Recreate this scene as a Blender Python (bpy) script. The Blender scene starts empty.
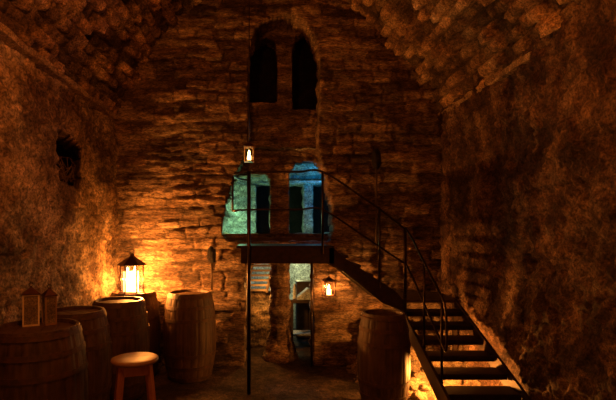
import bpy, bmesh, math, random
from mathutils import Vector, Matrix, noise
random.seed(7)
C = bpy.context.scene.collection
PI = math.pi

# ------------------------------------------------------------------ camera
EYE = 2.0
cam_d = bpy.data.cameras.new('camera'); cam = bpy.data.objects.new('camera', cam_d); C.objects.link(cam)
cam.location = (0, 0, EYE); cam.rotation_euler = (PI/2, 0, 0)
cam_d.sensor_width = 36; cam_d.lens = 450/616*36
cam_d.shift_x = 43/616; cam_d.shift_y = 33/616
cam_d.clip_start = .05
bpy.context.scene.camera = cam

# ------------------------------------------------------------------ world, exposure
vs = bpy.context.scene.view_settings
vs.view_transform = 'Standard'; vs.look = 'None'; vs.gamma = 1; vs.use_curve_mapping = False
vs.exposure = 0.0
w = bpy.data.worlds.new('world'); bpy.context.scene.world = w; w.use_nodes = True
w.node_tree.nodes['Background'].inputs[0].default_value = (1, .3, .08, 1)
w.node_tree.nodes['Background'].inputs[1].default_value = 0.0

WARM = (1, .25, .034)
def lamp(name, loc, power, col=WARM, size=.03, spot=None, aim=None, blend=.5):
    d = bpy.data.lights.new(name, 'SPOT' if spot else 'POINT'); d.energy = power; d.color = col; d.shadow_soft_size = size
    o = bpy.data.objects.new(name, d); C.objects.link(o); o.location = loc
    if spot:
        d.spot_size = math.radians(spot); d.spot_blend = blend
        o.rotation_euler = (Vector(aim)-Vector(loc)).to_track_quat('-Z', 'Y').to_euler()
    return o
# lamps of the cellar that stand outside the picture, behind the camera
lamp('cellar_light', (-1.0, 2.7, 4.15), 92, WARM, .08)
lamp('cellar_light', (1.5, 2.6, 4.0), 23, WARM, .08)
lamp('cellar_light', (-.3, .9, 1.3), 15, WARM, .12)
# candle lights inside the picture
for lx, ly, lw in ((-1.77, 6.345, 210), (-1.955, 6.25, 14), (-1.715, 6.23, 70), (-1.87, 6.12, 16)):
    lamp('lantern_light', (lx, ly, 1.36), lw, (1, .33, .055), .015)
lamp('lantern_light', (.94, 6.59, 1.19), 38, (1, .36, .07), .03)
lamp('lantern_light', (-.21, 5.95, 3.03), 1.2, (1, .45, .12), .02)
lamp('floor_light', (2.12, 5.3, .3), 120, (1, .33, .05), .05)
# the room behind the wall: green and blue lamps upstairs, weak ones downstairs
lamp('green_light', (-.45, 7.75, 2.06), 20.0, (.42, 1, .5), .05)
lamp('blue_light', (1.05, 7.7, 2.78), 8.5, (.0, .42, .95), .05)
lamp('pale_light', (.85, 7.8, 2.06), 1.3, (.45, 1, .7), .04)
lamp('downstairs_light', (-.02, 7.5, 1.1), 22, (1, .42, .08), .05)
lamp('blue_light', (-.55, 8.6, 1.35), 9.0, (.12, .55, 1), .05)
lamp('downstairs_light', (.6, 8.9, 1.3), 22.0, (.9, 1, .5), .05)

# ------------------------------------------------------------------ helpers
def tag(o, label=None, cat=None, group=None, kind=None):
    if label: o['label'] = label
    if cat: o['category'] = cat
    if group: o['group'] = group
    if kind: o['kind'] = kind
    return o
def empty(name, loc, label, cat, group=None, rz=0):
    o = bpy.data.objects.new(name, None); C.objects.link(o); o.location = loc; o.rotation_euler.z = rz
    o.empty_display_size = .1
    return tag(o, label, cat, group)
def link(name, bm, mat, parent=None, smooth=False, loc=(0, 0, 0)):
    me = bpy.data.meshes.new(name)
    bmesh.ops.recalc_face_normals(bm, faces=bm.faces)
    bm.to_mesh(me); bm.free()
    if smooth:
        for p in me.polygons: p.use_smooth = True
    me.materials.append(mat)
    o = bpy.data.objects.new(name, me); C.objects.link(o); o.location = loc
    if parent: o.parent = parent
    return o
def B(): return bmesh.new()
def box(bm, x0, x1, y0, y1, z0, z1, bev=0):
    m = Matrix.Translation(((x0+x1)/2, (y0+y1)/2, (z0+z1)/2)) @ Matrix.Diagonal((abs(x1-x0), abs(y1-y0), abs(z1-z0), 1))
    r = bmesh.ops.create_cube(bm, size=1, matrix=m)
    if bev:
        es = list({e for v in r['verts'] for e in v.link_edges})
        bmesh.ops.bevel(bm, geom=es, offset=bev, segments=1, affect='EDGES')
    return bm
def bar(bm, a, b, wx, wz=None):
    """rectangular bar from a to b"""
    a, b = Vector(a), Vector(b); d = b-a; wz = wz or wx
    q = d.to_track_quat('Y', 'Z').to_matrix().to_4x4()
    m = Matrix.Translation((a+b)/2) @ q @ Matrix.Diagonal((wx, d.length, wz, 1))
    bmesh.ops.create_cube(bm, size=1, matrix=m); return bm
def tube(bm, pts, r, n=8):
    pts = [Vector(p) for p in pts]; rings = []
    for i, p in enumerate(pts):
        t = (pts[min(i+1, len(pts)-1)]-pts[max(i-1, 0)]).normalized()
        u = t.orthogonal().normalized() if i == 0 else (prev-t*prev.dot(t)).normalized()
        prev = u; v = t.cross(u)
        rr = r[i] if isinstance(r, (list, tuple)) else r
        rings.append([bm.verts.new(p+rr*(math.cos(2*PI*k/n)*u+math.sin(2*PI*k/n)*v)) for k in range(n)])
    for a, b in zip(rings, rings[1:]):
        for k in range(n): bm.faces.new((a[k], a[(k+1) % n], b[(k+1) % n], b[k]))
    bm.faces.new(rings[0][::-1]); bm.faces.new(rings[-1]); return bm
def smooth_path(pts, n=6):
    P = [Vector(p) for p in pts]; out = []
    Q = [P[0]]+P+[P[-1]]
    for i in range(1, len(Q)-2):
        for k in range(n):
            t = k/n; a, b, c, d = Q[i-1:i+3]
            out.append(.5*((2*b)+(c-a)*t+(2*a-5*b+4*c-d)*t*t+(3*b-a-3*c+d)*t**3))
    out.append(P[-1]); return out
def lathe(bm, prof, n=24, fr=None, cap=True, a0=0):
    rings = []
    for j, (r, z) in enumerate(prof):
        rings.append([bm.verts.new(((r*(fr(k) if fr else 1))*math.cos(a0+2*PI*k/n), (r*(fr(k) if fr else 1))*math.sin(a0+2*PI*k/n), z)) for k in range(n)])
    for a, b in zip(rings, rings[1:]):
        for k in range(n): bm.faces.new((a[k], a[(k+1) % n], b[(k+1) % n], b[k]))
    if cap:
        bm.faces.new(rings[0][::-1]); bm.faces.new(rings[-1])
    return bm

# ------------------------------------------------------------------ materials
def nodes(name):
    m = bpy.data.materials.new(name); m.use_nodes = True; nt = m.node_tree
    return m, nt, nt.nodes['Principled BSDF']
def N(nt, t, **k):
    n = nt.nodes.new(t)
    for a, b in k.items():
        if a.startswith('i_'): n.inputs[a[2:].replace('_', ' ')].default_value = b
        else: setattr(n, a, b)
    return n
def stone(name, c1, c2, c3, scale=1.0, bump=.6, rough=.8, stretch=(1, 1, 1), attr=True, spec=.35):
    m, nt, p = nodes(name); L = nt.links.new
    tc = N(nt, 'ShaderNodeTexCoord'); mp = N(nt, 'ShaderNodeMapping'); mp.inputs['Scale'].default_value = stretch
    L(tc.outputs['Object'], mp.inputs[0])
    n1 = N(nt, 'ShaderNodeTexNoise', i_Scale=2.2*scale, i_Detail=8, i_Roughness=.65)
    n2 = N(nt, 'ShaderNodeTexNoise', i_Scale=38*scale, i_Detail=5, i_Roughness=.75)
    n3 = N(nt, 'ShaderNodeTexVoronoi', i_Scale=16*scale)
    n4 = N(nt, 'ShaderNodeTexNoise', i_Scale=12*scale, i_Detail=6, i_Roughness=.75)
    for n in (n1, n2, n3, n4): L(mp.outputs[0], n.inputs['Vector'])
    r = N(nt, 'ShaderNodeValToRGB'); e = r.color_ramp.elements
    e[0].position = .42; e[0].color = (*c1, 1); e[1].position = .6; e[1].color = (*c3, 1)
    k = e.new(.5); k.color = (*c2, 1)
    L(n1.outputs[0], r.inputs[0])
    r2 = N(nt, 'ShaderNodeMapRange'); L(n4.outputs[0], r2.inputs[0])
    for i, v in ((1, .38), (2, .66), (3, .5), (4, 1.4)): r2.inputs[i].default_value = v
    r3 = N(nt, 'ShaderNodeMapRange'); L(n2.outputs[0], r3.inputs[0])
    for i, v in ((1, .4), (2, .62), (3, .35), (4, 1.4)): r3.inputs[i].default_value = v
    mm = N(nt, 'ShaderNodeMath', operation='MULTIPLY'); L(r2.outputs[0], mm.inputs[0]); L(r3.outputs[0], mm.inputs[1])
    mx = N(nt, 'ShaderNodeMix', data_type='RGBA', blend_type='MULTIPLY'); mx.inputs[0].default_value = 1
    L(r.outputs[0], mx.inputs[6]); L(mm.outputs[0], mx.inputs[7])
    out = mx.outputs[2]
    if attr:
        at = N(nt, 'ShaderNodeAttribute', attribute_name='tone')
        m2 = N(nt, 'ShaderNodeMix', data_type='RGBA', blend_type='MULTIPLY'); m2.inputs[0].default_value = 1
        L(out, m2.inputs[6]); L(at.outputs['Color'], m2.inputs[7]); out = m2.outputs[2]
    L(out, p.inputs['Base Color'])
    ad = N(nt, 'ShaderNodeMath', operation='MULTIPLY_ADD'); ad.inputs[1].default_value = .5
    L(n3.outputs[0], ad.inputs[0]); L(n2.outputs[0], ad.inputs[2])
    b = N(nt, 'ShaderNodeBump', i_Strength=bump, i_Distance=.06)
    L(ad.outputs[0], b.inputs['Height']); L(b.outputs[0], p.inputs['Normal'])
    p.inputs['Roughness'].default_value = rough; p.inputs['Specular IOR Level'].default_value = spec
    return m
def wood(name, c1, c2, axis='Z', rough=.55, scale=1, spec=.4):
    m, nt, p = nodes(name); L = nt.links.new
    tc = N(nt, 'ShaderNodeTexCoord'); mp = N(nt, 'ShaderNodeMapping')
    mp.inputs['Scale'].default_value = {'Z': (14, 14, 1.2), 'X': (1.2, 14, 14), 'Y': (14, 1.2, 14)}[axis]
    L(tc.outputs['Object'], mp.inputs[0])
    n1 = N(nt, 'ShaderNodeTexNoise', i_Scale=1.3*scale, i_Detail=8, i_Roughness=.7); L(mp.outputs[0], n1.inputs['Vector'])
    n2 = N(nt, 'ShaderNodeTexNoise', i_Scale=5, i_Detail=4); L(tc.outputs['Object'], n2.inputs['Vector'])
    a = N(nt, 'ShaderNodeMath', operation='MULTIPLY_ADD'); a.inputs[1].default_value = .6; L(n2.outputs[0], a.inputs[0]); L(n1.outputs[0], a.inputs[2])
    r = N(nt, 'ShaderNodeValToRGB'); e = r.color_ramp.elements
    e[0].position = .6; e[0].color = (*c1, 1); e[1].position = 1.0; e[1].color = (*c2, 1)
    L(a.outputs[0], r.inputs[0]); L(r.outputs[0], p.inputs['Base Color'])
    b = N(nt, 'ShaderNodeBump', i_Strength=.35, i_Distance=.01); L(n1.outputs[0], b.inputs['Height']); L(b.outputs[0], p.inputs['Normal'])
    p.inputs['Roughness'].default_value = rough; p.inputs['Specular IOR Level'].default_value = spec
    return m
def metal(name, c, rough=.5, met=.8):
    m, nt, p = nodes(name); L = nt.links.new
    tc = N(nt, 'ShaderNodeTexCoord'); n = N(nt, 'ShaderNodeTexNoise', i_Scale=18, i_Detail=6, i_Roughness=.7); L(tc.outputs['Object'], n.inputs['Vector'])
    r = N(nt, 'ShaderNodeValToRGB'); e = r.color_ramp.elements
    e[0].position = .4; e[0].color = (*c, 1); e[1].position = .75; e[1].color = (c[0]*2.2+.02, c[1]*1.6+.008, c[2]*1.3, 1)
    L(n.outputs[0], r.inputs[0]); L(r.outputs[0], p.inputs['Base Color'])
    r2 = N(nt, 'ShaderNodeMapRange'); L(n.outputs[0], r2.inputs[0]); r2.inputs[3].default_value = rough-.12; r2.inputs[4].default_value = rough+.2
    L(r2.outputs[0], p.inputs['Roughness']); p.inputs['Metallic'].default_value = met
    return m
def glow(name, c, s):
    m, nt, p = nodes(name); L = nt.links.new
    tc = N(nt, 'ShaderNodeTexCoord'); n = N(nt, 'ShaderNodeTexNoise', i_Scale=6); L(tc.outputs['Object'], n.inputs['Vector'])
    r = N(nt, 'ShaderNodeMapRange'); L(n.outputs[0], r.inputs[0]); r.inputs[3].default_value = s*.85; r.inputs[4].default_value = s*1.15
    L(r.outputs[0], p.inputs['Emission Strength'])
    p.inputs['Base Color'].default_value = (.8, .7, .5, 1); p.inputs['Emission Color'].default_value = (*c, 1)
    return m
def glass(name):
    m, nt, p = nodes(name); L = nt.links.new
    t = N(nt, 'ShaderNodeBsdfTransparent'); g = N(nt, 'ShaderNodeBsdfGlossy'); g.inputs['Roughness'].default_value = .08
    t.inputs[0].default_value = (.93, .9, .85, 1)
    n = N(nt, 'ShaderNodeTexNoise', i_Scale=20); r = N(nt, 'ShaderNodeMapRange'); r.inputs[3].default_value = .03; r.inputs[4].default_value = .12
    L(n.outputs[0], r.inputs[0])
    x = N(nt, 'ShaderNodeMixShader'); L(r.outputs[0], x.inputs[0]); L(t.outputs[0], x.inputs[1]); L(g.outputs[0], x.inputs[2])
    L(x.outputs[0], nt.nodes['Material Output'].inputs[0]); return m

M_back = stone('back_wall_stone', (.16, .095, .055), (.32, .2, .12), (.5, .34, .2), 1, .8, stretch=(.55, 1, 1.9))
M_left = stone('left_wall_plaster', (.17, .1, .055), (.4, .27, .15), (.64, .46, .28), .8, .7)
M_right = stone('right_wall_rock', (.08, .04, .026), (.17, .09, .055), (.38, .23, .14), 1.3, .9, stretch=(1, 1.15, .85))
M_vault = stone('vault_stone', (.2, .115, .065), (.4, .24, .13), (.6, .4, .23), 1.2, .7)
M_floor = stone('earth_floor', (.035, .02, .013), (.07, .042, .028), (.12, .075, .05), 1, .6, .8, attr=False)
M_pale = stone('pale_room_stone', (.3, .3, .27), (.45, .45, .4), (.6, .6, .54), 1.4, .6)
M_rock = stone('rubble_rock', (.25, .17, .1), (.42, .3, .19), (.6, .45, .3), 3, .7, attr=False)
M_plain = stone('plain_pale_wall', (.3, .3, .27), (.45, .45, .4), (.6, .6, .54), 1.4, .6, attr=False)
M_rub = stone('rubble_ground', (.25, .17, .1), (.42, .3, .19), (.6, .45, .3), 2, .8)
M_ledge = stone('ledge_stone', (.35, .22, .13), (.5, .34, .2), (.66, .47, .3), 2, .6, attr=False)
M_barrel = wood('barrel_oak', (.03, .015, .008), (.125, .068, .03), 'Z')
M_head = wood('barrel_head_oak', (.04, .02, .01), (.12, .065, .03), 'X')
M_hoop = metal('hoop_iron', (.06, .036, .02), .6, .3)
M_stool = wood('stool_wood', (.3, .1, .04), (.5, .2, .09), 'Z', .35)
M_seat = wood('stool_seat_wood', (.22, .11, .05), (.34, .18, .08), 'X', .5)
M_iron = metal('black_iron', (.03, .024, .02), .32, .9)
M_tread = metal('tread_iron', (.02, .013, .01), .6, .5)
M_roof = metal('lantern_roof_metal', (.05, .022, .014), .5, .6)
M_frost = stone('frosted_pane', (.22, .16, .09), (.3, .22, .12), (.36, .27, .15), 4, .1, .4, attr=False)
M_glass = glass('lantern_glass')
M_wax = glow('lit_candle_wax', (1, .62, .2), 9)
M_wax2 = glow('lit_candle_wax_small', (1, .55, .16), 12)
M_flame = glow('candle_flame', (1, .66, .25), 30)
M_lwood = wood('lantern_white_wood', (.75, .6, .42), (.9, .76, .56), 'Z', .5)
M_dwood = wood('lantern_brown_wood', (.25, .14, .06), (.42, .26, .12), 'Z', .5)
M_twig = wood('dry_twig', (.1, .06, .035), (.25, .16, .09), 'Z', .8)
M_torch_shade = stone('torch_wrap_and_shade', (.01, .007, .005), (.02, .013, .009), (.035, .02, .014), 3, .8, attr=False)  # torch wrap, also the painted shade behind wall openings
M_darkwood = wood('old_dark_wood', (.035, .02, .012), (.1, .06, .03), 'X', .7)
M_white = stone('whitewashed_board', (.5, .5, .48), (.65, .65, .62), (.8, .8, .77), 3, .2, attr=False)
M_lens = glow('floor_lamp_lens', (1, .6, .2), 12)

# ------------------------------------------------------------------ masonry surfaces
def fbm(x, y, z, s, o=4):
    return noise.fractal(Vector((x*s, y*s, z*s)), .9, 2.1, o)
def hsh(i, j, s=0):
    random_v = math.sin(i*127.1+j*311.7+s*74.7)*43758.5453
    return random_v-math.floor(random_v)
def mason(u, v, ch, cw, seed, joint=.018, warp=.05):
    """u along the course, v across; returns (depth pushed back 0..1 of joint, stone random, stone random 2)"""
    v2 = v+warp*noise.noise(Vector((u*.9, v*.9, seed)))+.3*ch*noise.noise(Vector((u*2.3, v*2.3, seed+5)))
    u2 = u+.12*noise.noise(Vector((u*2.1, v*3.3, seed+9)))
    j = math.floor(v2/ch); fv = v2/ch-j
    off = hsh(j, 3, seed)*cw*2; wj = cw*(.7+.7*hsh(j, 11, seed))
    k = math.floor((u2+off)/wj); fu = (u2+off)/wj-k
    du = min(fu, 1-fu)*wj; dv = min(fv, 1-fv)*ch
    d = min(du, dv); g = max(0, 1-d/joint)
    return g*g*(3-2*g), hsh(j, k, seed), hsh(k, j, seed+2)
def sheet(name, us, vs_, pos, mat, hole=None, reveal=None, parent=None, smooth=True):
    """grid surface; pos(u,v)->(Vector, tone); hole(u,v)->True removes the face; reveal = Vector to extrude hole borders"""
    bm = B(); tone = bm.verts.layers.float_color.new('tone')
    G = []
    for u in us:
        row = []
        for v in vs_:
            p, t = pos(u, v); x = bm.verts.new(p); x[tone] = (*t, 1) if len(t) == 3 else t; row.append(x)
        G.append(row)
    hb = set()
    hv = set()
    for i in range(len(us)-1):
        for j in range(len(vs_)-1):
            q = (G[i][j], G[i+1][j], G[i+1][j+1], G[i][j+1])
            if hole and hole((us[i]+us[i+1])/2, (vs_[j]+vs_[j+1])/2):
                for a in range(4): hb.add(frozenset((q[a], q[(a+1) % 4])))
                continue
            bm.faces.new(q)
    if hole and reveal:
        bm.edges.ensure_lookup_table()
        es = [e for e in bm.edges if len(e.link_faces) == 1 and frozenset(e.verts) in hb]
        steps = reveal[1]
        for s in range(steps):
            r = bmesh.ops.extrude_edge_only(bm, edges=es)
            es = [g for g in r['geom'] if isinstance(g, bmesh.types.BMEdge)]
            es = [e for e in es if len(e.link_faces) == 1]
            for g in {v for e in es for v in e.verts}:
                d = reveal[0]/steps; g.co += d
                n = noise.noise_vector(g.co*7)*.022; n -= n.project(reveal[0].normalized()); g.co += n
    bmesh.ops.delete(bm, geom=[v for v in bm.verts if not v.link_faces], context='VERTS')
    o = link(name, bm, mat, parent, smooth)
    return o
def struct(o): o['kind'] = 'structure'; return o
def rng(a, b, s):
    n = max(1, round((b-a)/s)); return [a+(b-a)*i/n for i in range(n+1)]
def inpoly(x, y, P):
    c = False; j = len(P)-1
    for i in range(len(P)):
        if (P[i][1] > y) != (P[j][1] > y) and x < (P[j][0]-P[i][0])*(y-P[i][1])/(P[j][1]-P[i][1])+P[i][0]: c = not c
        j = i
    return c
def tonec(r, r2, g, lo=.55, hi=1.35):
    t = (lo+(hi-lo)*r)*(1-.35*g); return (t*(1+.1*(r2-.5)), t, t*(1-.15*(r2-.5)))

YB = 6.82; STEP = .024
def XL(y): return -(2.765-.0726*y)
def XR(y): return 2.70
def ZSP(y): return 3.74+.055*(YB-y)
RIB = 4.42

# back wall ---------------------------------------------------------------
NICHE = [(-.26, 3.35), (-.27, 4.6), (-.22, 4.95), (-.05, 5.2), (.28, 5.34), (.6, 5.22), (.78, 4.95), (.84, 4.6), (.82, 3.3),
         (.93, 2.85), (1.04, 2.3), (1.05, 2.02), (.98, 1.86), (-.57, 1.86), (-.65, 2.0), (-.64, 2.25), (-.5, 2.75)]
DOOR = [(-.31, -.1), (-.30, 1.3), (-.27, 1.53), (.4, 1.55), (.72, 1.53), (.74, 1.3), (.74, -.1)]
def back_pos(x, z):
    g, r, r2 = mason(x, z, .16, .40, 1, .02)
    n = fbm(x, 0, z, 1.2)*.07+fbm(x*.5, 3, z*1.3, 12)*.022
    worn = max(0, min(1, .5+1.2*noise.noise(Vector((x*.8, 9, z*.8)))))
    str_ = noise.noise(Vector((x*2.0, 7, z*17)))*.035*max(0, min(1, (3.6-z)))
    y = YB+n*.8+str_+(g*.05-(r-.5)*.055)*(.15+.85*worn)
    t = tonec(r*1.1-.05, r2, g)
    return Vector((x, y, z)), t
def hole_back(x, z):
    jx = x+.02*noise.noise(Vector((x*5, 0, z*5))); return inpoly(jx, z, NICHE) or inpoly(jx, z, DOOR)
struct(sheet('wall_back', rng(-2.45, 2.95, STEP), rng(-.15, 6.1, STEP), back_pos, M_back, hole_back, (Vector((0, .5, 0)), 6)))

# recessed wall inside the tall niche, with two blind slots above and two openings below
SL = [(-.3, 4.1), (-.3, 4.95), (-.15, 5.12), (.02, 5.18), (.17, 5.1), (.2, 4.8), (.2, 4.12)]
SR = [(.45, 4.02), (.45, 5.0), (.5, 5.2), (.66, 5.28), (.84, 5.2), (.9, 4.9), (.9, 4.0)]
WL = [(-.75, 1.99), (-.75, 2.6), (-.4, 2.93), (.02, 2.96), (.08, 2.86), (.085, 1.99)]
WR = [(.39, 1.99), (.39, 2.95), (.5, 3.14), (.75, 3.18), (1.1, 3.0), (1.2, 2.5), (1.2, 1.99)]
def rec_pos(x, z):
    g, r, r2 = mason(x, z, .13, .26, 4, .014)
    return Vector((x, YB+.48+fbm(x, 1, z, 3)*.04+g*.03-(r-.5)*.04, z)), tonec(r*.5+.25, r2, g)
def hole_rec(x, z):
    return any(inpoly(x, z, P) for P in (SL, SR, WL, WR))
struct(sheet('wall_niche', rng(-.9, 1.35, STEP), rng(1.7, 5.6, STEP), rec_pos, M_back, hole_rec, (Vector((0, .3, 0)), 4)))
# near-black sheet painted as the shade behind the two upper slots
bm = B(); box(bm, -.6, 1.3, YB+1.0, YB+1.05, 3.7, 5.6); struct(link('wall_slot_shade', bm, M_torch_shade))

# left wall ---------------------------------------------------------------
def wall_rows(a, b, c):      # coarse behind, fine in view
    return rng(a, c, .12)[:-1]+rng(c, b, STEP)
def left_pos(y, z):
    g, r, r2 = mason(y+3, z, .46, .62, 8, .02, .1)
    worn = max(0, min(1, .45+1.4*noise.noise(Vector((2, y*.9, z*.9)))))
    d = fbm(5, y, z, 1.1)*.08+fbm(6, y, z, 13)*.03*(1.2-worn*.5)+0
    d -= g*.045*worn; d += (r-.5)*.05*worn
    if y > 6.55: d += .05
    return Vector((XL(y)-.02+d*.9, y, z)), tonec(r*.5+.3, r2, g)
NL = [(5.24, 2.62), (5.22, 3.24), (5.5, 3.2), (5.88, 3.12), (5.92, 2.9), (5.85, 2.56)]
struct(sheet('wall_left', wall_rows(-1.2, 6.95, 3.2), rng(-.15, 4.05, STEP), left_pos, M_left,
             lambda y, z: inpoly(y, z, NL), (Vector((-.36, .5, 0)), 6)))
bm = B(); box(bm, -2.82, -2.75, 5.5, 6.5, 2.4, 3.4); struct(link('wall_niche_shade', bm, M_torch_shade))  # back panel near-black: the hole's shade is put into its colour

# right wall --------------------------------------------------------------
def right_pos(y, z):
    g, r, r2 = mason(y+1, z, .3, .5, 12, .02, .12)
    d = fbm(15, y, z, 1.3)*.08+fbm(16, y*1.2, z*.8, 13)*.04
    st = noise.noise(Vector((3, (y*.8+z*.45)*16, (z-y*.5)*3)))*.045*max(0, min(1, 3.2-z))
    d += st-g*.02+(r-.5)*.02
    if y > 6.45: d += .04
    k = max(0, min(1, (RIB-y)/.07)); d += k*.12
    if 4.4 < y: d += .0
    return Vector((XR(y)-d, y, z)), tonec(r*.4+.35, r2, g)
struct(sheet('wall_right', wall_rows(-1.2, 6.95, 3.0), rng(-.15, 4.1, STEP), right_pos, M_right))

# vault -------------------------------------------------------------------
PROF = [(-2.27, 3.74), (-2.1, 4.17), (-1.74, 4.77), (-1.36, 5.15), (-.98, 5.44), (-.4, 5.75), (.21, 5.86), (.8, 5.73), (1.21, 5.5), (1.67, 5.13), (2.05, 4.68), (2.42, 4.24), (2.70, 3.79)]
_pp = smooth_path([(x, 0, z) for x, z in PROF], 8); _len = [0]
for a, b in zip(_pp, _pp[1:]): _len.append(_len[-1]+(b-a).length)
def prof_at(s):
    s = max(0, min(_len[-1], s))
    for i in range(len(_pp)-1):
        if s <= _len[i+1]:
            t = (s-_len[i])/(_len[i+1]-_len[i]); p = _pp[i].lerp(_pp[i+1], t); d = (_pp[i+1]-_pp[i]).normalized(); return p, Vector((d.z, 0, -d.x))
    return _pp[-1], Vector((-1, 0, 0))
def vault_pos(s, y):
    p, n = prof_at(s)
    f = min(1, s/(_len[-1]*.5))             # splay of the left springing
    x = p.x+(1-f)*(XL(y)+2.27); z = p.z+.055*(YB-y)*(1-f)
    g, r, r2 = mason(y+2, s, .15, .21, 21, .02, .05)
    d = fbm(x, y, z, 1.1)*.05+fbm(x, y+9, z, 14)*.015-g*.09+(r-.5)*.15
    k = max(0, min(1, (RIB-y)/.07))*max(0, min(1, (s-_len[-1]*.62)/.5)); d += k*.12
    q = Vector((x, y, z))+n*d
    return q, tonec(r*r*.9+.1*r2, r2, g, .3, 2.0)
struct(sheet('ceiling', rng(0, _len[-1], .028), rng(-1.2, 3.0, .14)[:-1]+rng(3.0, 6.95, .028), vault_pos, M_vault))

# floor, ledges, wall behind the camera ------------------------------------
def floor_pos(x, y):
    g, r, r2 = mason(x, y, .4, .55, 31, .02, .1)
    return Vector((x, y, fbm(x, y, 0, 1.5)*.02+fbm(x, y, 4, 7)*.01-.012-g*.006)), (1, 1, 1)
struct(sheet('floor', rng(-3.0, 3.2, .05), rng(-1.4, 9.6, .05), floor_pos, M_floor))
bm = B(); box(bm, -3.1, 3.0, -1.35, -1.2, -.1, 6.2); struct(link('wall_front', bm, M_plain))
def ledge(name, fx, fz, ya, yb, side):
    bm = B(); prev = None
    for y in rng(ya, yb, .05):
        n = .03*noise.noise(Vector((y*3, side, 0))); n2 = .02*noise.noise(Vector((y*6, side, 4)))
        x = fx(y); z = fz(y)
        ring = [bm.verts.new((x-side*.12, y, z-.05+n2)), bm.verts.new((x+side*(.045+n), y, z-.035+n2)), bm.verts.new((x+side*(.06+n), y, z+.02+n)), bm.verts.new((x-side*.1, y, z+.075))]
        if prev:
            for k in range(4): bm.faces.new((prev[k], prev[(k+1) % 4], ring[(k+1) % 4], ring[k]))
        else: bm.faces.new(ring)
        prev = ring
    bm.faces.new(prev[::-1]); return struct(link(name, bm, M_ledge))
ledge('trim_1', XL, ZSP, -1.1, 6.75, 1)
ledge('trim_2', XR, lambda y: 3.79, 4.5, 6.75, -1)
# pale rough pilaster in the right-hand corner
def pil_pos(a, z):
    t = a/.5; y = 6.78-.26*math.cos(t*PI)**1*0-.22*t; x = 2.70-.07*math.sin(min(1, t)*PI)**.5-fbm(20, y, z, 5)*.03
    return Vector((x, y, z)), (1.25, 1.2, 1.15)
struct(sheet('trim_3', rng(0, .5, .03), rng(0, 3.9, .03), pil_pos, M_right))

# ------------------------------------------------------------------ rooms behind the back wall
def up_pos(x, z):
    g, r, r2 = mason(x, z, .11, .22, 41, .014)
    return Vector((x, 8.25+g*.03+fbm(x, 2, z, 4)*.03-(r-.5)*.03, z)), tonec(r*.6+.3, r2, g)
DO1 = [(-.17, 1.8), (-.17, 2.9), (.69, 2.9), (.69, 1.8)]; DO2 = [(.87, 1.8), (.87, 2.9), (1.32, 2.9), (1.32, 1.8)]
struct(sheet('wall_upper_room', rng(-1.6, 2.2, .03), rng(1.6, 3.1, .03), up_pos, M_pale, lambda x, z: inpoly(x, z, DO1) or inpoly(x, z, DO2), (Vector((0, .35, 0)), 3)))
def upc_pos(x, t):
    y = 8.3-t; z = 2.93+.42*math.sin(min(1, t/1.1)*PI/2)
    g, r, r2 = mason(x, t, .13, .2, 43, .014)
    return Vector((x, y, z+g*.03+fbm(x, y, 0, 5)*.03)), tonec(r*.5+.4, r2, g)
struct(sheet('ceiling_upper_room', rng(-1.6, 2.2, .03), rng(0, 1.1, .03), upc_pos, M_pale))
bm = B(); box(bm, -1.6, 2.2, YB+.34, 9.55, 1.66, 1.93); struct(link('floor_upper_room', bm, M_darkwood))
bm = B(); box(bm, -1.7, -1.6, YB+.3, 9.6, -.1, 3.6); struct(link('wall_side_room', bm, M_plain))
bm = B(); box(bm, 2.2, 2.3, YB+.3, 9.6, -.1, 3.6); struct(link('wall_side_room', bm, M_plain))
bm = B(); box(bm, -1.7, 2.3, 9.5, 9.6, -.1, 3.6); struct(link('wall_rear', bm, M_plain))
bm = B(); box(bm, -1.7, 2.3, 8.2, 9.6, 3.3, 3.4); struct(link('ceiling_rear', bm, M_torch_shade))
bm = B(); box(bm, .38, 1.3, 8.1, 8.2, 2.9, 2.945, .005); struct(link('trim_4', bm, M_white))
bm = B(); box(bm, -1.6, 2.2, 8.72, 8.78, 1.93, 3.3); struct(link('wall_dark_screen', bm, M_torch_shade))  # added near-black sheet that keeps the two openings before it dark
# pale sill catching the lamp in the right opening
bm = B(); box(bm, .55, 1.3, 7.9, 8.2, 1.93, 1.985, .01); tag(link('stone_sill', bm, M_white), 'pale stone sill glowing at the foot of the right blue opening', 'sill')

# lower room: low orange wall at the left, pillar, floor
def low_pos(x, z):
    g, r, r2 = mason(x, z, .14, .3, 51, .014)
    return Vector((x, 7.9+g*.03+fbm(x, 2, z, 4)*.04, z)), tonec(r*.6+.3, r2, g)
struct(sheet('wall_lower_room', rng(-.95, .28, .03), rng(-.1, .98, .03), low_pos, M_left))
def pillar():
    bm = B(); tone = bm.verts.layers.float_color.new('tone'); rings = []
    for z in rng(-.02, 1.64, .03):
        ring = []
        wd = .165+.12*max(0, (.55-z)/.55)**1.5
        for k in range(28):
            a = 2*PI*k/28; cx, cy = math.cos(a), math.sin(a)
            g, r, r2 = mason(a*.2, z, .14, .3, 61, .014)
            q = .9+.1*abs(math.cos(2*a))
            rr = wd*q*(1-.1*g)+.03*fbm(cx, cy, z, 3.5)+.03*fbm(cx*.4, cy*.4, z, 14)
            v = bm.verts.new((.24+rr*cx, YB+.42+rr*1.1*cy, z)); v[tone] = (*tonec(r*.5+.3, r2, g), 1); ring.append(v)
        rings.append(ring)
    for a, b in zip(rings, rings[1:]):
        for k in range(28): bm.faces.new((a[k], a[(k+1) % 28], b[(k+1) % 28], b[k]))
    bm.faces.new(rings[0][::-1]); bm.faces.new(rings[-1])
    tag(link('stone_pillar', bm, M_back, None, True), 'rough stone pillar standing in the middle of the lower doorway', 'pillar')
pillar()
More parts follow.
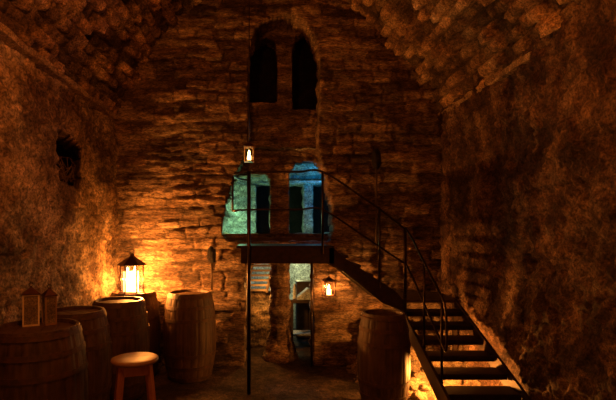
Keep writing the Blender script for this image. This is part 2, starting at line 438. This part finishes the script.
# slatted wooden stair seen inside the lower doorway
t = empty('wooden_ladder', (-.08, 7.75, .98), 'dark slatted wooden stair leaning inside the lower doorway, left of the pillar', 'ladder')
for s in (-.17, .2):
    bm = B(); bar(bm, (s-.1, -.02, 0), (s+.08, .1, .66), .03, .05); link('rail', bm, M_darkwood, t)
for k in range(8):
    f = (k+.5)/8; bm = B(); bar(bm, (-.17-.1+.18*f, -.02+.12*f, .66*f), (.2-.1+.18*f, -.02+.12*f, .66*f), .05, .035); link('slat', bm, M_darkwood, t)
# bench with pale papers and things in the right part of the doorway
t = empty('work_bench', (.72, 8.0, 0), 'dark wooden workbench inside the lower doorway, right of the pillar', 'bench')
bm = B(); box(bm, -.3, .35, -.2, .25, .78, .84, .006); link('bench_top', bm, M_darkwood, t)
for x in (-.26, .31):
    for y in (-.16, .21):
        bm = B(); box(bm, x-.03, x+.03, y-.03, y+.03, 0, .78); link('leg', bm, M_darkwood, t)
bm = B(); box(bm, -.24, .3, -.13, .2, .2, .23); link('shelf', bm, M_white, t)['label'] = 'pale lower shelf board'
bm = B()
vs8 = [(-.17, -.15, 0), (.17, -.15, 0), (.17, .12, 0), (-.17, .12, 0), (-.17, -.13, .03), (.02, -.13, .19), (.17, -.13, .12), (-.17, .1, .03), (.02, .1, .19), (.17, .1, .12)]
V = [bm.verts.new(v) for v in vs8]
for f in ((0, 1, 6, 5, 4), (3, 7, 8, 9, 2), (4, 5, 8, 7), (5, 6, 9, 8), (1, 2, 9, 6), (0, 4, 7, 3), (0, 3, 2, 1)): bm.faces.new([V[i] for i in f])
tag(link('folded_cloth', bm, M_white, None, False, (.73, 7.95, .842)), 'pale folded cloth lying on the dark workbench in the lower doorway', 'cloth')
t = empty('cupboard', (.8, 8.55, 0), 'dark tall cupboard behind the workbench in the lower doorway', 'cupboard')
bm = B(); box(bm, -.2, .25, 0, .3, 0, 1.08, .01); link('body', bm, M_darkwood, t)
bm = B(); box(bm, -.17, .02, -.02, 0, .1, 1.0, .005); link('door', bm, M_darkwood, t)
bm = B(); box(bm, .03, .22, -.02, 0, .1, 1.0, .005); link('door', bm, M_darkwood, t)

bm = B(); lathe(bm, [(.03, 0), (.035, .01), (.035, .2), (.015, .235), (.015, .265)], 14); tag(link('canister', bm, M_white, None, True, (.525, 7.93, .841)), 'small pale canister lit blue on the workbench in the lower doorway', 'canister')
# iron jamb post standing at the right side of the lower doorway
t = empty('door_post', (.70, 6.75, 0), 'thin dark iron post at the right jamb of the lower doorway', 'post')
bm = B(); tube(bm, [(0, 0, 0), (0, 0, 1.56)], .018); link('shaft', bm, M_iron, t, True)
for z in (.25, .8, 1.35):
    bm = B(); box(bm, -.03, .03, -.012, .02, z-.03, z+.03); link('hinge', bm, M_iron, t)

# ------------------------------------------------------------------ iron staircase
YP = 5.62; ZP = 1.84; ZL = 1.116
t = empty('platform', (.28, 6.2, ZP), 'dark iron platform with railing and short flight, below the blue and green openings', 'platform')
o0 = Vector(t.location)
def loc(p): return Vector(p)-o0
bm = B(); box(bm, -.36-o0.x, .86-o0.x, YP-o0.y, YB-.03-o0.y, -.03, 0, .004); link('deck', bm, M_tread, t)
bm = B(); box(bm, -.30-o0.x, .86-o0.x, YP-.02-o0.y, YP+.02-o0.y, -.22, -.03); link('front_beam', bm, M_tread, t)
bm = B(); box(bm, -.30-o0.x, .86-o0.x, YB-.2-o0.y, YB-.15-o0.y, -.18, -.03); link('rear_beam', bm, M_tread, t)
for y in (YP, 6.38):      # stringers of the short flight
    bm = B(); prof = [(.80, 1.81), (.80, 1.60), (.96, 1.53), (1.46, 1.13), (1.72, 1.02), (1.73, 1.16), (1.62, 1.28), (1.4, 1.42), (.98, 1.70), (.86, 1.81)]
    a = [bm.verts.new(loc((x, y-.02, z))) for x, z in prof]; b = [bm.verts.new(loc((x, y+.02, z))) for x, z in prof]
    bm.faces.new(a); bm.faces.new(b[::-1])
    for k in range(len(a)): bm.faces.new((a[k], b[k], b[(k+1) % len(a)], a[(k+1) % len(a)]))
    link('stringer', bm, M_tread, t)
for k in range(5):
    x = .86+.155*k; z = ZP-.12*(k+1); a = loc((x, YP+.02, z-.035)); b = loc((x+.19, 6.36, z))
    bm = B(); box(bm, a.x, b.x, a.y, b.y, a.z, b.z); link('tread', bm, M_tread, t)
# long post that carries the front left corner, from the floor up past the railing
bm = B(); tube(bm, [loc((-.2, YP-.04, 0)), loc((-.2, YP-.04, 2.76))], .024, 10); link('post', bm, M_iron, t, True)
for x, z0, z1 in ((.716, 1.84, 2.76), (1.42, 1.42, 2.32), (1.735, 1.08, 2.06)):
    bm = B(); tube(bm, [loc((x, YP-.03, z0-.1)), loc((x, YP-.03, z1))], .015, 8); link('post', bm, M_iron, t, True)
yr = YP-.03
bm = B(); tube(bm, [loc(p) for p in smooth_path([(-.2, yr+.75, 2.74), (-.36, yr+.55, 2.74), (-.40, yr+.1, 2.74), (-.3, yr, 2.75), (-.1, yr, 2.76), (.4, yr, 2.76), (.716, yr, 2.76), (1.2, yr, 2.45), (1.42, yr, 2.30), (1.735, yr, 2.05)], 6)], .014, 8)
link('handrail', bm, M_iron, t, True)
bm = B(); tube(bm, [loc(p) for p in smooth_path([(-.38, yr+.4, 2.28), (-.41, yr+.1, 2.28), (-.32, yr, 2.285), (-.1, yr, 2.29), (.4, yr, 2.29), (.716, yr, 2.29), (1.2, yr, 1.98), (1.42, yr, 1.83), (1.735, yr, 1.62)], 6)], .012, 8)
link('mid_rail', bm, M_iron, t, True)
bm = B(); tube(bm, [loc((-.405, yr+.1, 2.74)), loc((-.41, yr+.1, 2.28))], .012, 8); link('baluster', bm, M_iron, t, True)

X0, X1 = 1.76, 2.53
t = empty('staircase', (2.14, 5.7, 0), 'open dark iron staircase with one handrail climbing along the right wall to a landing', 'stairs')
o0 = Vector(t.location)
def loc(p): return Vector(p)-o0
def lbox(x0, x1, y0, y1, z0, z1, bev=0):
    a = loc((x0, y0, z0)); b = loc((x1, y1, z1)); return box(B(), a.x, b.x, a.y, b.y, a.z, b.z, bev)
link('landing', lbox(1.76, 2.6, 5.96, YB-.04, ZL-.04, ZL, .004), M_darkwood, t)['label'] = 'wooden landing deck'
for x in (1.8, 2.56):
    link('leg', lbox(x-.025, x+.025, 6.05, 6.1, 0, ZL-.04), M_tread, t)
for k in range(9):
    y = 5.7-.26*k; z = 1.0-.116*k
    b_ = lbox(X0+.02, X1-.02, y, y+.25, z-.035, z); a = loc((X0+.02, y, z-.058)); c = loc((X1-.02, y+.015, z-.03)); box(b_, a.x, c.x, a.y, c.y, a.z, c.z)
    link('tread', b_, M_tread, t)
for x in (X0, X1):
    bm = B(); prof = [(5.98, 1.14), (5.98, .97), (3.55, -.0), (3.3, -.0), (3.42, .06)]
    prof = [(5.99, 1.13), (5.99, .96), (3.95, .03), (3.5, 0), (3.45, .05)]
    a = [bm.verts.new(loc((x-.015, y, z))) for y, z in prof]; b = [bm.verts.new(loc((x+.015, y, z))) for y, z in prof]
    bm.faces.new(a); bm.faces.new(b[::-1])
    for k in range(5): bm.faces.new((a[k], b[k], b[(k+1) % 5], a[(k+1) % 5]))
    link('stringer', bm, M_tread, t)
xr = 1.775
for y, z0, z1 in ((5.68, 1.0, 2.05), (5.02, .70, 1.66), (4.52, .42, 1.39)):
    bm = B(); tube(bm, [loc((xr, y, z0-.05)), loc((xr, y, z1))], .014, 8); link('post', bm, M_iron, t, True)
bm = B(); tube(bm, [loc(p) for p in smooth_path([(xr, 5.7, 2.07), (xr, 5.4, 1.92), (xr, 5.02, 1.67), (xr, 4.6, 1.41), (xr, 4.48, 1.33), (xr, 4.42, 1.24), (xr, 4.4, 1.05), (xr, 4.4, .9), (xr, 4.43, .84), (xr, 4.5, .88), (xr, 5.02, 1.21), (xr, 5.4, 1.46), (xr, 5.7, 1.63)], 6)], .013, 8)
link('handrail', bm, M_iron, t, True)

# ------------------------------------------------------------------ barrels
def copy_tree(o, parent=None):
    c = o.copy(); C.objects.link(c)
    if parent: c.parent = parent
    for ch in [x for x in bpy.data.objects if x.parent == o]: copy_tree(ch, c)
    return c
def make_barrel(r_end, r_mid, h, label, loc, rz, group):
    t = empty('barrel', loc, label, 'barrel', group, rz)
    def R(f): return r_end+(r_mid-r_end)*(1-(2*f-1)**2)**.9
    bm = B(); S = 22; n = S*4
    def fr(k): return .985 if k % 4 == 0 else (1.0 if k % 4 == 2 else .998)
    prof = [(r_end-.06, .045), (r_end-.03, .0)]+[(R(f), h*f) for f in [i/18 for i in range(19)]]+[(r_end-.025, h), (r_end-.035, h-.05), (r_end-.06, h-.052)]
    lathe(bm, prof, n, fr, True); link('staves', bm, M_barrel, t)
    bm = B(); lathe(bm, [(r_end-.034, h-.052), (r_end-.034, h-.036)], 40)
    for k in range(6):        # grooves between head boards
        pass
    link('head', bm, M_head, t)
    for k in range(5):
        x = (k-2)*.105; hw = math.sqrt(max(.01, (r_end-.04)**2-(abs(x)+.05)**2)); bm = B(); box(bm, x-.05, x+.05, -hw, hw, h-.036, h-.03, .003); link('head_board', bm, M_head, t)
    for f in (.035, .16, .30, .70, .84, .965):
        hw = .028/h; bm = B(); lathe(bm, [(R(max(0,f-hw))-.004, h*(f)-.022), (R(max(0,f-hw))+.006, h*f-.022), (R(min(1,f+hw))+.006, h*f+.022), (R(min(1,f+hw))-.004, h*f+.022)], 48, None, False); link('hoop', bm, M_hoop, t)
    return t
g = 'old oak barrels standing in the cellar'
make_barrel(.345, .42, 1.2, 'large oak barrel cut by the left edge, carrying the two small lanterns', (-1.98, 3.9, 0), .3, g)
b0 = make_barrel(.29, .37, 1.18, 'oak barrel between the large front barrel and the one behind the stool', (-2.02, 4.8, 0), .8, g)
for x, y, rz, lb in ((-1.8, 5.55, 1.5, 'oak barrel behind the stool, in front of the lantern barrel'),
                     (-1.84, 6.31, 2.1, 'oak barrel in the far left corner carrying the large glowing lantern'),
                     (-1.05, 6.28, 2.9, 'oak barrel standing alone against the back wall, right of the glowing lantern')):
    c = copy_tree(b0); c.location = (x, y, 0); c.rotation_euler.z = rz; c['label'] = lb
make_barrel(.235, .295, 1.09, 'dark oak barrel under the stairs, left of the lit iron steps', (1.36, 5.16, 0), .4, g)

# ------------------------------------------------------------------ stool
t = empty('bar_stool', (-1.18, 4.08, 0), 'reddish wooden stool with a round seat in front of the barrels', 'stool', None, .35)
bm = B(); lathe(bm, [(.17, .83), (.2, .835), (.21, .85), (.208, .866), (.19, .873), (.1, .872)], 40); link('seat', bm, M_seat, t, True)
bm = B(); box(bm, -.13, .13, -.13, -.105, .74, .83); box(bm, -.13, .13, .105, .13, .74, .83); box(bm, -.13, -.105, -.105, .105, .74, .83); box(bm, .105, .13, -.105, .105, .74, .83); link('apron', bm, M_stool, t)
for a in (1, -1):
    for b in (1, -1):
        bm = B(); bar(bm, (a*.19, b*.19, 0.01), (a*.115, b*.115, .83), .04, .04); link('leg', bm, M_stool, t)
for z, k in ((.25, 0), (.33, 1)):
    r = .17
    for s in (1, -1):
        bm = B(); bar(bm, (-r, s*r, z) if k else (s*r, -r, z), (r, s*r, z) if k else (s*r, r, z), .022, .03); link('stretcher', bm, M_stool, t)

# ------------------------------------------------------------------ lanterns
def hexpt(r, k, n=6, a0=0): return (r*math.cos(a0+2*PI*k/n), r*math.sin(a0+2*PI*k/n))
t = empty('lantern', (-1.84, 6.22, 1.155), 'large six-sided lantern with dark pointed roof, glowing on the corner barrel', 'lantern', None, .2); t.scale = (.98, .98, 1.07)
bm = B(); lathe(bm, [(.19, 0), (.19, .02), (.17, .035), (.16, .035)], 6); link('base', bm, M_roof, t)
for k in range(6):
    x, y = hexpt(.155, k); bm = B(); box(bm, x-.009, x+.009, y-.009, y+.009, .03, .38); link('post', bm, M_roof, t)
for k in range(6):
    a = Vector((*hexpt(.15, k), 0)); b = Vector((*hexpt(.15, k+1), 0)); bm = B()
    v = [bm.verts.new(p) for p in (a+Vector((0, 0, .035)), b+Vector((0, 0, .035)), b+Vector((0, 0, .378)), a+Vector((0, 0, .378)))]; bm.faces.new(v); link('pane', bm, M_glass, t)
bm = B(); lathe(bm, [(.17, .372), (.2, .375), (.2, .385), (.035, .49), (.03, .505), (.03, .52), (.001, .53)], 6); link('roof', bm, M_roof, t)
bm = B(); tube(bm, [(.03*math.cos(a), 0, .55+.03*math.sin(a)) for a in [i*PI/6 for i in range(13)]], .005, 6); link('ring', bm, M_roof, t)
for dx, dy, hh in ((-.06, .01, .29), (.045, -.05, .3), (.03, .065, .27)):
    c = empty('candle', (0, 0, 0), None, None) if False else None
    bm = B(); lathe(bm, [(.052, .036), (.052, hh), (.04, hh+.004)], 20); cd = link('candle', bm, M_wax, t, True); cd.location = (dx, dy, 0)
    bm = B(); lathe(bm, [(.004, hh+.004), (.012, hh+.02), (.009, hh+.04), (.001, hh+.065)], 10); link('flame', bm, M_flame, cd, True)

def box_lantern(name, loc, w, h, label, wm, rz, roofm, lit, hang=None, group=None, roofh=.06):
    t = empty(name, loc, label, 'lantern', group, rz)
    bm = B(); box(bm, -w/2, w/2, -w/2, w/2, 0, .015); link('base', bm, wm, t)
    p = .012
    for a in (1, -1):
        for b in (1, -1):
            bm = B(); x, y = a*(w/2-p/2), b*(w/2-p/2); box(bm, x-p/2, x+p/2, y-p/2, y+p/2, .015, h-.012); link('post', bm, wm, t)
    bm = B(); box(bm, -w/2, w/2, -w/2, -w/2+p, h-.012, h); box(bm, -w/2, w/2, w/2-p, w/2, h-.012, h); box(bm, -w/2, -w/2+p, -w/2+p, w/2-p, h-.012, h); box(bm, w/2-p, w/2, -w/2+p, w/2-p, h-.012, h); link('top_frame', bm, wm, t)
    for a, b in ((1, 0), (-1, 0), (0, 1), (0, -1)):
        q = w/2-p*.5; e = w/2-p; bm = B()
        pts = [(a*q-b*e, b*q-a*e), (a*q+b*e, b*q+a*e)]
        v = [bm.verts.new((*pts[0], .016)), bm.verts.new((*pts[1], .016)), bm.verts.new((*pts[1], h-.013)), bm.verts.new((*pts[0], h-.013))]
        bm.faces.new(v); link('pane', bm, M_glass if lit else M_frost, t)
    bm = B(); lathe(bm, [(w*.78, h), (w*.80, h+.006), (.015, h+roofh), (.012, h+roofh+.012)], 4, None, True, PI/4); link('roof', bm, roofm, t)
    bm = B(); tube(bm, [(.016*math.cos(a), 0, h+roofh+.026+.016*math.sin(a)) for a in [i*PI/6 for i in range(13)]], .003, 6); link('ring', bm, M_iron, t)
    ch = h*.42; bm = B(); lathe(bm, [(w*.2, .015), (w*.2, ch), (w*.12, ch+.003)], 16); cd = link('candle', bm, M_wax2 if lit else M_lwood, t, True)
    if lit:
        bm = B(); lathe(bm, [(.003, ch+.003), (.014, ch+.02), (.011, ch+.045), (.001, ch+.075)], 10); link('flame', bm, M_flame, cd, True)
    if hang:
        bm = B(); tube(bm, [Vector(p)-Vector(loc) for p in hang], .007, 6); link('hanger', bm, M_iron, t, True)
    return t
box_lantern('lantern', (-2.11, 4.06, 1.17), .135, .28, 'small white-framed lantern, unlit, on the large front barrel', M_lwood, .46, M_roof, False)
box_lantern('lantern', (-1.965, 4.10, 1.17), .10, .26, 'small brown wooden lantern with dark roof beside the white-framed one', M_dwood, .75, M_roof, False)
box_lantern('lantern', (-.21, 5.95, 2.94), .125, .2, 'small lit candle lantern hanging on a long cord above the left opening', M_dwood, .1, M_roof, True,
            [(-.21, 5.95, 3.22), (-.21, 5.95, 5.8)], None, .05)
box_lantern('lantern', (.94, 6.62, 1.08), .16, .22, 'small bright candle lantern hanging on the back wall right of the lower doorway', M_roof, .1, M_roof, True,
            [(.94, 6.62, 1.38), (.94, 6.62, 1.46), (.94, 6.80, 1.46)], None, .05)

# ------------------------------------------------------------------ torches on the back wall
def torch(loc, hr, hh, stem, label):
    t = empty('wall_torch', loc, label, 'torch', 'unlit torches fixed to the back wall')
    bm = B(); bmesh.ops.create_icosphere(bm, subdivisions=3, radius=1)
    for v in bm.verts:
        f = 1+.25*noise.noise(v.co*2.5+Vector(loc)); v.co = Vector((v.co.x*hr*f, v.co.y*hr*f, v.co.z*hh*f*(1 if v.co.z > 0 else .8)))
    link('head', bm, M_torch_shade, t, True)
    bm = B(); tube(bm, [(0, 0, -hh*.6), (0, .02, -stem)], .014, 8); link('handle', bm, M_darkwood, t, True)
    bm = B(); tube(bm, [(0, .02, -stem*.5), (0, .12, -stem*.5)], .01, 6); link('bracket', bm, M_iron, t, True)
torch((1.65, 6.66, 3.08), .07, .17, 1.3, 'unlit dark torch on a long pole, high on the wall right of the blue openings')
torch((-.79, 6.66, 1.66), .07, .14, .5, 'short unlit torch on the back wall left of the lower doorway')

# twigs lying in the square niche of the left wall
bm = B()
for k in range(46):
    p = Vector((-2.56+random.uniform(-.08, .05), random.uniform(5.55, 5.95), 2.68+abs(random.gauss(0, .12)))); d = Vector((random.uniform(-.5, .5), random.uniform(-1, 1), random.uniform(-.5, .9))).normalized()*random.uniform(.06, .13)
    tube(bm, [p-d, p+d], random.uniform(.003, .007), 5)
tag(link('twigs', bm, M_twig), 'tangle of dry twigs stuffed in the square hole of the left wall', 'twigs', None, 'stuff')

# ------------------------------------------------------------------ rubble and floor lamp under the stairs
def mound_z(x, y):
    f = max(0, min(1, (x-1.25)/.5)); f = f*f*(3-2*f)
    return .62*max(0, y-5.5)*f
def mound_pos(x, y):
    e = min(1, (x-1.2)/.15, (y-4.5)/.15); g, r, r2 = mason(x, y, .12, .16, 71, .02)
    return Vector((x, y, mound_z(x, y)+max(0, .03+fbm(x, y, 0, 4)*.06+(r-.5)*.04-g*.03)*max(0, e)-.02)), tonec(r*.6+.3, r2, g)
struct(sheet('floor_rubble', rng(1.2, 2.75, .025), rng(4.5, 6.9, .025), mound_pos, M_rub))
def rock_mesh(seed):
    bm = B(); bmesh.ops.create_icosphere(bm, subdivisions=3, radius=1)
    for v in bm.verts:
        c = v.co.copy(); n = noise.noise(c*1.3+Vector((seed*7.1, 0, 0)))*.45+noise.noise(c*3.7+Vector((0, seed*5, 0)))*.16
        q = c*(1+n); q.z = max(q.z*.75, -.45); v.co = q
    return bm
rocks = [link('rock', rock_mesh(k), M_rock, None, False) for k in range(5)]
used = set()
spots = []
rr = random.Random(5); tries = 0
def free(x, y, r):
    if x+r*1.2 > 2.62 or y+r*1.2 > 6.72: return False
    if math.hypot(x-1.39, y-5.16) < .34+r*1.3: return False
    if math.hypot(x-2.12, y-5.3) < .14+r*1.2: return False
    for lx in (1.8, 2.56):
        if math.hypot(x-lx, y-6.07) < .05+r*1.3: return False
    return all(math.hypot(x-a, y-b) > (r+c)*1.25 for a, b, c in spots)
while len(spots) < 46 and tries < 6000:
    tries += 1; r = rr.uniform(.05, .15); x = rr.uniform(1.5, 2.55); y = rr.uniform(4.75, 6.65)
    if free(x, y, r) and not (y < 5.3 and x > 1.72 and r > .1): spots.append((x, y, r))
for i, (x, y, r) in enumerate(spots):
    o = rocks[i] if i < 5 else rocks[i % 5].copy()
    if i >= 5: C.objects.link(o)
    o.location = (x, y, mound_z(x, y)+r*.42); o.scale = (r, r*rr.uniform(.8, 1.1), r*rr.uniform(.8, 1.2)); o.rotation_euler = (0, 0, rr.uniform(0, 6))
    tag(o, 'pale broken rock in the rubble lit from below the iron stairs', 'rock', 'rubble rocks under the stairs')
t = empty('floor_lamp', (2.12, 5.3, .0), 'small floor spotlight glowing beneath the iron steps', 'lamp')
bm = B(); lathe(bm, [(.07, 0), (.07, .02), (.05, .03), (.05, .10), (.065, .13), (.055, .13), (.045, .1)], 20, None, True); link('housing', bm, M_iron, t, True)
bm = B(); lathe(bm, [(.05, .122), (.05, .127)], 20); link('lens', bm, M_lens, t)
